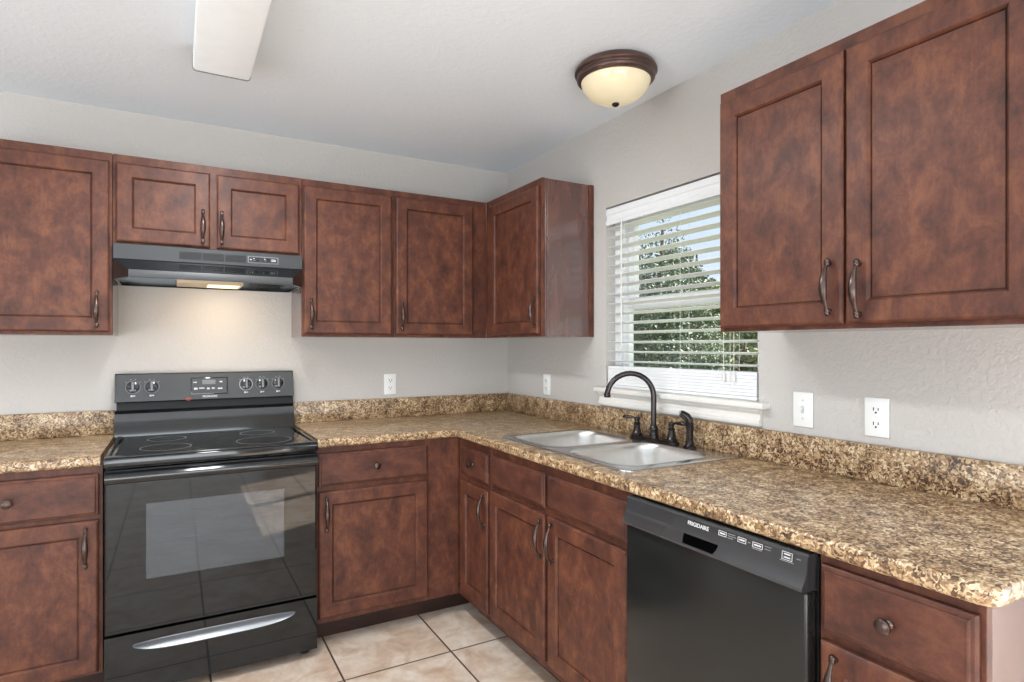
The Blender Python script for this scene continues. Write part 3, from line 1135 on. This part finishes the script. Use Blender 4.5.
for fx in (RX0 + 0.05, RX1 - 0.04):
    for fy in (-0.60, -0.08):
        m = MB().lathe([(0.018, 0.0), (0.018, 0.008), (0.010, 0.010), (0.010, 0.036)], (fx, fy, 0), 'Z', 20)
        rel(m).build('foot', M['black_matte'], rng)

# ------------------------------------------------------------------ range hood
hood = thing('range_hood', 'black under-cabinet range hood above the range', 'range hood', (RC, -0.2, 1.6))


def relh(m):
    for v in m.bm.verts:
        v.co -= Vector((RC, -0.2, 1.6))
    return m


HX0, HX1 = -2.053, -1.301
HF, HL = -0.336, -0.440
m = MB().box(HX0, HX1, HF, -0.003, 1.690, 1.7555, 0.002, 1)
relh(m).build('housing', M['hood'], hood)
ch = 0.060


def hood_lp(z, fy, lx):
    return [(HX0, -0.003, z), (HX0, -0.335, z), (HX0 + lx, fy, z), (HX1 - lx, fy, z), (HX1, -0.335, z), (HX1, -0.003, z)]


m = MB()
m.rings([hood_lp(1.6895, HF, 0.001), hood_lp(1.637, HL, ch), hood_lp(1.606, HL - 0.001, ch)], True, False)
m.rings([hood_lp(1.606, HL - 0.001, ch), [(x + (0.012 if x < RC else -0.012), y + (0.010 if y < -0.1 else -0.012), z) for x, y, z in hood_lp(1.606, HL, ch)],
         [(x + (0.013 if x < RC else -0.013), y + (0.012 if y < -0.1 else -0.012), 1.632) for x, y, z in hood_lp(1.606, HL, ch)]], False, True)
hs = relh(m).build('canopy', M['black'], hood, angle=20)
m = MB().prism([(HL - 0.0012, 1.6070), (HL - 0.0024, 1.6085), (HL - 0.0024, 1.634), (HL - 0.0005, 1.6375)], 'X', HX0 + ch + 0.001, HX1 - ch - 0.001)
relh(m).build('front_lip', M['hood'], hood)
for k in range(3):
    x0 = -1.812 + k * 0.090
    m = MB().box(x0, x0 + 0.084, HF - 0.0012, HF - 0.0003, 1.705, 1.737)
    g = relh(m).build('vent_grille', M['black_matte'], hood, smooth=False)
    m = MB()
    for j in range(6):
        m.box(x0 + 0.002, x0 + 0.082, HF - 0.0022, HF - 0.0013, 1.7075 + j * 0.005, 1.7095 + j * 0.005)
    relh(m).build('louvre', M['black_satin'], g, smooth=False)
m = MB().box(-1.540, -1.408, HF - 0.0022, HF - 0.0003, 1.706, 1.738, 0.0008, 1)
sw = relh(m).build('switch_plate', M['grey_ring'], hood)
m = MB()
m.box(-1.535, -1.413, HF - 0.0030, HF - 0.0024, 1.710, 1.734)
relh(m).build('switch_panel', M['black_satin'], sw, smooth=False)
for x0 in (-1.520, -1.472):
    m = MB().box(x0, x0 + 0.026, HF - 0.0068, HF - 0.0031, 1.715, 1.729, 0.0015, 2)
    relh(m).build('rocker_switch', M['black'], sw)
m = MB()
for j in range(2):
    m.box(-1.440, -1.420, HF - 0.0036, HF - 0.0031, 1.718 + 0.006 * j, 1.721 + 0.006 * j)
m.box(-1.530, -1.523, HF - 0.0036, HF - 0.0031, 1.720, 1.724)
relh(m).build('printed_marks', M['grey_print'], sw, smooth=False)
m = MB().box(-1.822, -1.558, -0.340, -0.150, 1.600, 1.6315, 0.004, 2)
hl = relh(m).build('light_cover', M['hood_lens'], hood)
m = MB().box(-1.700, -1.572, -0.318, -0.180, 1.5985, 1.5998, 0.0005, 1)
relh(m).build('lit_bulb', M['hood_bulb'], hl)
hb = light('hood_lamp', 'AREA', (-1.64, -0.22, 1.594), (0, 0.35, -1), 1.6, (1.0, 0.80, 0.56), 0.14, 0.12)

# ------------------------------------------------------------------ dishwasher
WY_0, WY_1 = -1.905, -2.500
WW = WY_0 - WY_1
dw = thing('dishwasher', 'black built-in dishwasher under the long counter', 'dishwasher', (-0.610, WY_0, 0), RR)
MB().box(0.004, WW - 0.002, 0.0, 0.56, 0.03, 0.868).build('tub', M['black_matte'], dw, smooth=False)
MB().box(0.004, WW - 0.004, -0.040, -0.001, 0.125, 0.797, 0.006, 3).build('door', M['washer'], dw)
m = MB()
cp = [(-0.001, 0.7985), (-0.046, 0.7985), (-0.0565, 0.8015), (-0.0575, 0.806), (-0.054, 0.812), (-0.046, 0.824), (-0.0420, 0.8345), (-0.0405, 0.840), (-0.0365, 0.872), (-0.030, 0.8775), (-0.001, 0.8775)]
# console extruded whole, without a cut for the handle pocket
pk0, pk1 = 0.240, 0.355
m.prism(cp, 'X', 0.004, WW - 0.004)
cpo = m.build('control_console', M['console'], dw, angle=18)
# handle pocket: a thin black plate painted as its inner shade
m = MB()
lp = []
for x0, x1, y, z0, z1 in ((pk0, pk1, -0.0548, 0.8085, 0.8320), (pk0 + 0.003, pk1 - 0.003, -0.0556, 0.8095, 0.8305)):
    lp.append([(x0 + 0.004, y, z0), (x1 - 0.004, y, z0), (x1, y + 0.0115, z1), (x0, y + 0.0115, z1)])
m.rings(lp, True, True)
m.build('pocket_shade', M['shade_black'], cpo)


def on_washer(x, z):
    y = -0.0367 - (0.872 - z) * 0.004 / 0.032
    return (x, y - 0.0006, z)


tw = math.atan2(0.004, 0.032)
text_mesh('lettering', 'FRIGIDAIRE', 0.0140, M['grey_print'], cpo, on_washer(0.285, 0.861), (PI / 2 - tw, 0, 0), bold=0.0003)
RW = Matrix.Rotation(-tw, 3, 'X')


def wbox(m, x0, x1, z0, z1):
    c = on_washer((x0 + x1) / 2, (z0 + z1) / 2)
    m.box(x0, x1, c[1] - 0.0002, c[1] + 0.0004, z0, z1, 0, 1, rot=RW, about=c)


def wframe(m, x0, x1, z0, z1, t=0.0012):
    wbox(m, x0, x1, z1 - t, z1)
    wbox(m, x0, x1, z0, z0 + t)
    wbox(m, x0, x0 + t, z0, z1)
    wbox(m, x1 - t, x1, z0, z1)


for bx0, bx1 in ((0.352, 0.376), (0.410, 0.434), (0.452, 0.480)):
    m = MB()
    wframe(m, bx0, bx1, 0.8565, 0.8685)
    wbox(m, bx0 + 0.004, bx1 - 0.004, 0.861, 0.8645)
    m.build('button', M['grey_print'], cpo, smooth=False)
m = MB()
wframe(m, 0.530, 0.556, 0.853, 0.8705)
wbox(m, 0.535, 0.551, 0.864, 0.867)
wbox(m, 0.535, 0.551, 0.857, 0.860)
m.build('start_button', M['grey_print'], cpo, smooth=False)
m = MB()
for x0, x1, z in ((0.380, 0.402, 0.8665), (0.380, 0.405, 0.8615), (0.380, 0.396, 0.8565), (0.439, 0.446, 0.862), (0.485, 0.503, 0.8660), (0.485, 0.501, 0.8600), (0.452, 0.478, 0.8525),
                  (0.526, 0.560, 0.8495), (0.566, 0.576, 0.862)):
    wbox(m, x0, x1, z, z + 0.0018)
m.build('printed_marks', M['grey_ring'], cpo, smooth=False)
MB().box(0.006, WW - 0.006, 0.010, 0.028, 0.005, 0.029).build('kick_plate', M['black_matte'], dw, smooth=False)

# ------------------------------------------------------------------ outlets and switch


def outlet(label, loc, rotz, kind='duplex'):
    t = thing('wall_outlet' if kind == 'duplex' else 'wall_switch', label, 'outlet' if kind == 'duplex' else 'switch', loc, rotz)
    MB().box(-0.036, 0.036, -0.0065, -0.0008, -0.0585, 0.0585, 0.003, 3).build('cover_plate', M['white'], t)
    if kind == 'duplex':
        for s in (-1, 1):
            zc = 0.0215 * s
            m = MB()
            pts = []
            for i in range(32):
                a = 2 * PI * i / 32
                pts.append((0.0172 * math.cos(a), max(-0.0130, min(0.0130, 0.0172 * math.sin(a)))))
            m.rings([[(x, -0.0066, zc + z) for x, z in pts], [(x, -0.0082, zc + z) for x, z in pts], [(x * 0.97, -0.0086, zc + z * 0.97) for x, z in pts]], True, True)
            rc_ = m.build('receptacle', M['white'], t)
            m = MB()
            m.box(-0.0082, -0.0056, -0.0091, -0.0087, zc - 0.002, zc + 0.008).box(0.0056, 0.0082, -0.0091, -0.0087, zc - 0.001, zc + 0.007)
            m.lathe([(0.0030, 0.0), (0.0030, 0.0004)], (0, -0.0087, zc - 0.0075), 'Y', 12, -1)
            m.build('slots', M['dark'], rc_, smooth=False)
        MB().lathe([(0.0035, 0.0), (0.0030, 0.0012)], (0, -0.0066, 0), 'Y', 12, -1).build('screw', M['white_paint'], t)
    else:
        MB().box(-0.006, 0.006, -0.0075, -0.0066, -0.0125, 0.0125, 0.0004, 1).build('switch_slot', M['grey_print'], t)
        MB().box(-0.0042, 0.0042, -0.0170, -0.0076, 0.000, 0.0090, 0.0015, 2, rot=Matrix.Rotation(0.35, 3, 'X')).build('toggle', M['white'], t)
        for s in (-1, 1):
            MB().lathe([(0.0035, 0.0), (0.0030, 0.0012)], (0, -0.0066, 0.030 * s), 'Y', 12, -1).build('screw', M['grey_print'], t)
    return t


outlet('white outlet on the back wall between range and corner', (-0.764, 0, 1.110), 0)
outlet('white outlet under the corner cabinet left of the window sill', (0, -0.466, 1.110), RR)
outlet('white switch plate right of the window sill', (0, -2.042, 1.115), RR, 'switch')
outlet('white outlet under the large right wall cabinet, nearest the camera', (0, -2.282, 1.114), RR)

# ------------------------------------------------------------------ window blind
bl = thing('window_blind', 'white horizontal slat blind hanging in the window over the sink', 'blind', (0, 0, WZ0))
by0, by1 = WY0 + 0.008, WY1 - 0.006
m = MB()
m.prism([(-0.004, 1.910), (0.006, 1.910), (0.008, 1.985), (-0.002, 1.988), (-0.006, 1.975), (-0.006, 1.960), (-0.002, 1.955), (-0.002, 1.935), (-0.007, 1.925)], 'Y', by0, by1)
for v in m.bm.verts:
    v.co.z -= WZ0
m.build('valance', M['vinyl'], bl, angle=25)
MB().box(0.010, 0.052, by0 + 0.002, by1 - 0.002, 1.940 - WZ0, 1.984 - WZ0, 0.002, 1).build('headrail', M['vinyl'], bl)


def slat(m, z, tilt_, th=0.0013):
    n = 6
    lo, hi = [], []
    for i in range(n + 1):
        s = -1 + 2 * i / n
        x = 0.029 + 0.0245 * s * math.cos(tilt_)
        zz = z - WZ0 + 0.0245 * s * math.sin(tilt_) + 0.0018 * (1 - s * s)
        hi.append((x, zz + th))
        lo.append((x, zz - th))
    m.prism(hi + lo[::-1], 'Y', by0 + 0.004, by1 - 0.004)


m = MB()
z = 1.893
pitch = 0.0457
while z > 1.245:
    slat(m, z, -0.16)
    z -= pitch
m.build('slats', M['slat'], bl, angle=50)
m = MB()
for k in range(7):
    slat(m, 1.224 - k * 0.0126, 0.0, 0.0058)
m.build('stacked_slats', M['vinyl'], bl, angle=50)
MB().box(0.006, 0.052, by0 + 0.004, by1 - 0.004, 1.127 - WZ0, 1.141 - WZ0, 0.003, 2).build('bottom_rail', M['vinyl'], bl)
for yy in (-1.125, -1.478, -1.735):
    m = MB()
    for xx in (0.0035, 0.0545):
        m.tube([(xx, yy, 1.940 - WZ0), (xx, yy, 1.140 - WZ0)], 0.0009, 6)
    m.build('ladder_cord', M['white_paint'], bl)
for yy in (-1.712, -1.760):
    MB().tube([(-0.0055, yy, 1.920 - WZ0), (-0.0055, yy, 1.225 - WZ0)], 0.0011, 6).lathe([(0.002, 0.0), (0.006, -0.012), (0.006, -0.03), (0.003, -0.034)], (-0.0055, yy, 1.226 - WZ0), 'Z', 10) \
        .build('lift_cord', M['white_paint'], bl)
MB().tube([(-0.012, -1.120, 1.925 - WZ0), (-0.012, -1.120, 1.335 - WZ0)], 0.0035, 8).build('tilt_wand', M['white_paint'], bl)

# ------------------------------------------------------------------ ceiling lights
fl = thing('ceiling_light', 'long white fluorescent ceiling fixture near the top left', 'ceiling light', (-1.676, -1.46, CEIL))
MB().box(-0.094, 0.094, -0.610, 0.618, -0.030, -0.0008, 0.002, 1).build('housing', M['white_paint'], fl)
m = MB()
prof = [(-0.096, -0.026), (-0.096, -0.074), (-0.093, -0.082), (-0.084, -0.086), (0.084, -0.086), (0.093, -0.082), (0.096, -0.074), (0.096, -0.026), (0.0945, -0.026), (0.0945, -0.0302), (-0.0945, -0.0302), (-0.0945, -0.026)]
m.prism(prof, 'Y', -0.612, 0.620)
m.build('diffuser', M['lens'], fl, angle=30)
m = MB()
cap = [(-0.098, -0.024), (-0.098, -0.076), (-0.094, -0.084), (-0.085, -0.088), (0.085, -0.088), (0.094, -0.084), (0.098, -0.076), (0.098, -0.024)]
for ya in (0.6205, -0.618):
    MB().prism(cap, 'Y', ya, ya + 0.0055).build('end_cap', M['grey_ring'], fl, angle=30)

dm = thing('ceiling_light', 'round bronze flush-mount dome light with alabaster glass near the window', 'ceiling light', (-0.325, -1.462, CEIL))
m = MB()
m.lathe([(0.110, -0.001), (0.146, -0.001), (0.154, -0.008), (0.160, -0.020), (0.1605, -0.026), (0.157, -0.031), (0.151, -0.034), (0.150, -0.039), (0.152, -0.044), (0.150, -0.052), (0.142, -0.059), (0.135, -0.060), (0.131, -0.053), (0.110, -0.012)], (0, 0, 0), 'Z', 64)
m.build('trim_ring', M['lamp_bronze'], dm, angle=30)
m = MB()
prof = []
for i in range(15):
    a = (PI / 2) * i / 14
    prof.append((0.1350 * math.cos(a) ** 0.9 if i < 14 else 0.0, -0.054 - 0.088 * math.sin(a) ** 1.1))
m.lathe([(0.12, -0.050)] + prof, (0, 0, 0), 'Z', 64)
m.build('glass_dome', M['dome'], dm, angle=60)
m = MB()
m.lathe([(0.006, -0.1405), (0.014, -0.1425), (0.0150, -0.147), (0.011, -0.151), (0.006, -0.154), (0.002, -0.155)], (0, 0, 0), 'Z', 20)
m.build('finial', M['bronze'], dm)

light('fluorescent_lamp', 'AREA', (-1.676, -1.46, CEIL - 0.095), (0, 0, -1), 28, (0.95, 0.985, 1.0), 0.17, 1.20)

# ------------------------------------------------------------------ trees outside the window
import numpy as np


def foliage(name, mat, parent, blobs, n, size, seed, cone=None):
    """leaf tufts scattered through ellipsoid clusters; blobs: (centre, radii)"""
    rs = np.random.RandomState(seed)
    vol = np.array([b[1][0] * b[1][1] * b[1][2] for b in blobs])
    cnt = (n * vol / vol.sum()).astype(int) + 1
    P = []
    for (c, r), k in zip(blobs, cnt):
        d = rs.normal(size=(k, 3))
        d /= np.linalg.norm(d, axis=1)[:, None]
        rad = rs.uniform(0.25, 1.0, k) ** 0.45
        P.append(np.array(c) + d * rad[:, None] * np.array(r))
    P = np.concatenate(P)
    k = len(P)
    a = rs.normal(size=(k, 3))
    a /= np.linalg.norm(a, axis=1)[:, None]
    b = np.cross(a, rs.normal(size=(k, 3)))
    b /= np.linalg.norm(b, axis=1)[:, None]
    s = size * rs.uniform(0.6, 1.4, k)[:, None]
    V = np.stack([P - a * s, P + b * s * 0.45, P + a * s, P - b * s * 0.45], 1).reshape(-1, 3)
    Fc = np.arange(4 * k).reshape(k, 4)
    me = bpy.data.meshes.new(name)
    me.from_pydata(V.tolist(), [], Fc.tolist())
    me.materials.append(mat)
    o = bpy.data.objects.new(name, me)
    COL.objects.link(o)
    o.parent = parent
    return o


def tree(name, label, loc, H, kind, mat, n, leaf, seed, width=1.0, group=None):
    t = thing(name, label, 'tree', loc, 0, group)
    rs = random.Random(seed)
    pts = [(0.04 * math.sin(k * 1.3), 0.04 * math.cos(k * 1.7), H * 0.92 * k / 6) for k in range(7)]
    m = MB().tube(pts, [0.02 * H * (1.05 - k / 6.5) + 0.02 for k in range(7)], 10)
    tops = []
    for k in range(9):
        z = H * (0.25 + 0.65 * k / 9)
        a = k * 2.4
        L = width * (0.9 - 0.6 * k / 9)
        e = (L * math.cos(a), L * math.sin(a), z + 0.25 * L)
        m.tube([(0, 0, z - 0.1), (e[0] * 0.5, e[1] * 0.5, z + 0.05), e], [0.035, 0.022, 0.01], 6)
        tops.append(e)
    m.build('trunk', M['bark'], t)
    blobs = []
    if kind == 'cone':
        lv = 11
        for k in range(lv):
            z = H * (0.10 + 0.88 * k / (lv - 1))
            R = width * (1.0 - 0.80 * (k / (lv - 1)) ** 1.5)
            nb = max(1, int(6 * R / width) + 1)
            for j in range(nb):
                a = j * 2 * PI / nb + k
                blobs.append(((R * 0.6 * math.cos(a), R * 0.6 * math.sin(a), z + rs.uniform(-0.1, 0.1)), (0.5 * R + 0.08, 0.5 * R + 0.08, 0.30 * R + 0.08)))
    else:
        for k in range(16):
            a = rs.uniform(0, 2 * PI)
            q = rs.uniform(0, 1) ** 0.5 * width
            z = rs.uniform(0.04, 0.92) * H
            sh = 1.0 - 0.45 * abs(z / H - 0.5) * 2
            blobs.append(((q * sh * math.cos(a), q * sh * math.sin(a), z), (0.5 * width * rs.uniform(0.7, 1.1), 0.5 * width * rs.uniform(0.7, 1.1), 0.13 * H * rs.uniform(0.8, 1.2))))
    foliage('foliage', mat, t, blobs, n, leaf, seed, None)
    return t


GZ = -0.25
tree('conifer_tree', 'tall blue-green conifer outside, seen through the left of the window', (7.0, 6.05, GZ), 4.35, 'cone', M['leaf_a'], 60000, 0.036, 3, 1.35)
tree('leafy_tree', 'dense green bush outside, lower middle of the window between conifer and big cabinet', (11.0, 8.3, GZ), 3.3, 'round', M['leaf_b'], 26000, 0.05, 6, 1.35)
tree('leafy_tree', 'green bush outside at the lower right of the window, under the big cabinet', (9.0, 3.9, GZ), 2.8, 'round', M['leaf_b'], 24000, 0.05, 5, 1.35)
tree('leafy_tree', 'leafy tree outside beside the conifer, hidden mostly by the window frame', (9.6, 11.3, GZ), 3.2, 'round', M['leaf_b'], 22000, 0.05, 7, 1.4)
tree('leafy_tree', 'low bush outside at the bottom of the window, right of its middle cord', (9.6, 6.1, GZ), 1.9, 'round', M['leaf_b'], 20000, 0.045, 12, 0.85)
tree('pine_tree', 'farther pine outside, in the upper right of the window beyond the conifer', (14.5, 12.2, GZ), 5.4, 'round', M['leaf_c'], 20000, 0.07, 8, 1.6)
tree('pine_tree', 'farthest pine outside, beside the large wall cabinet edge in the window', (15.5, 8.6, GZ), 5.2, 'round', M['leaf_c'], 20000, 0.07, 9, 1.6)
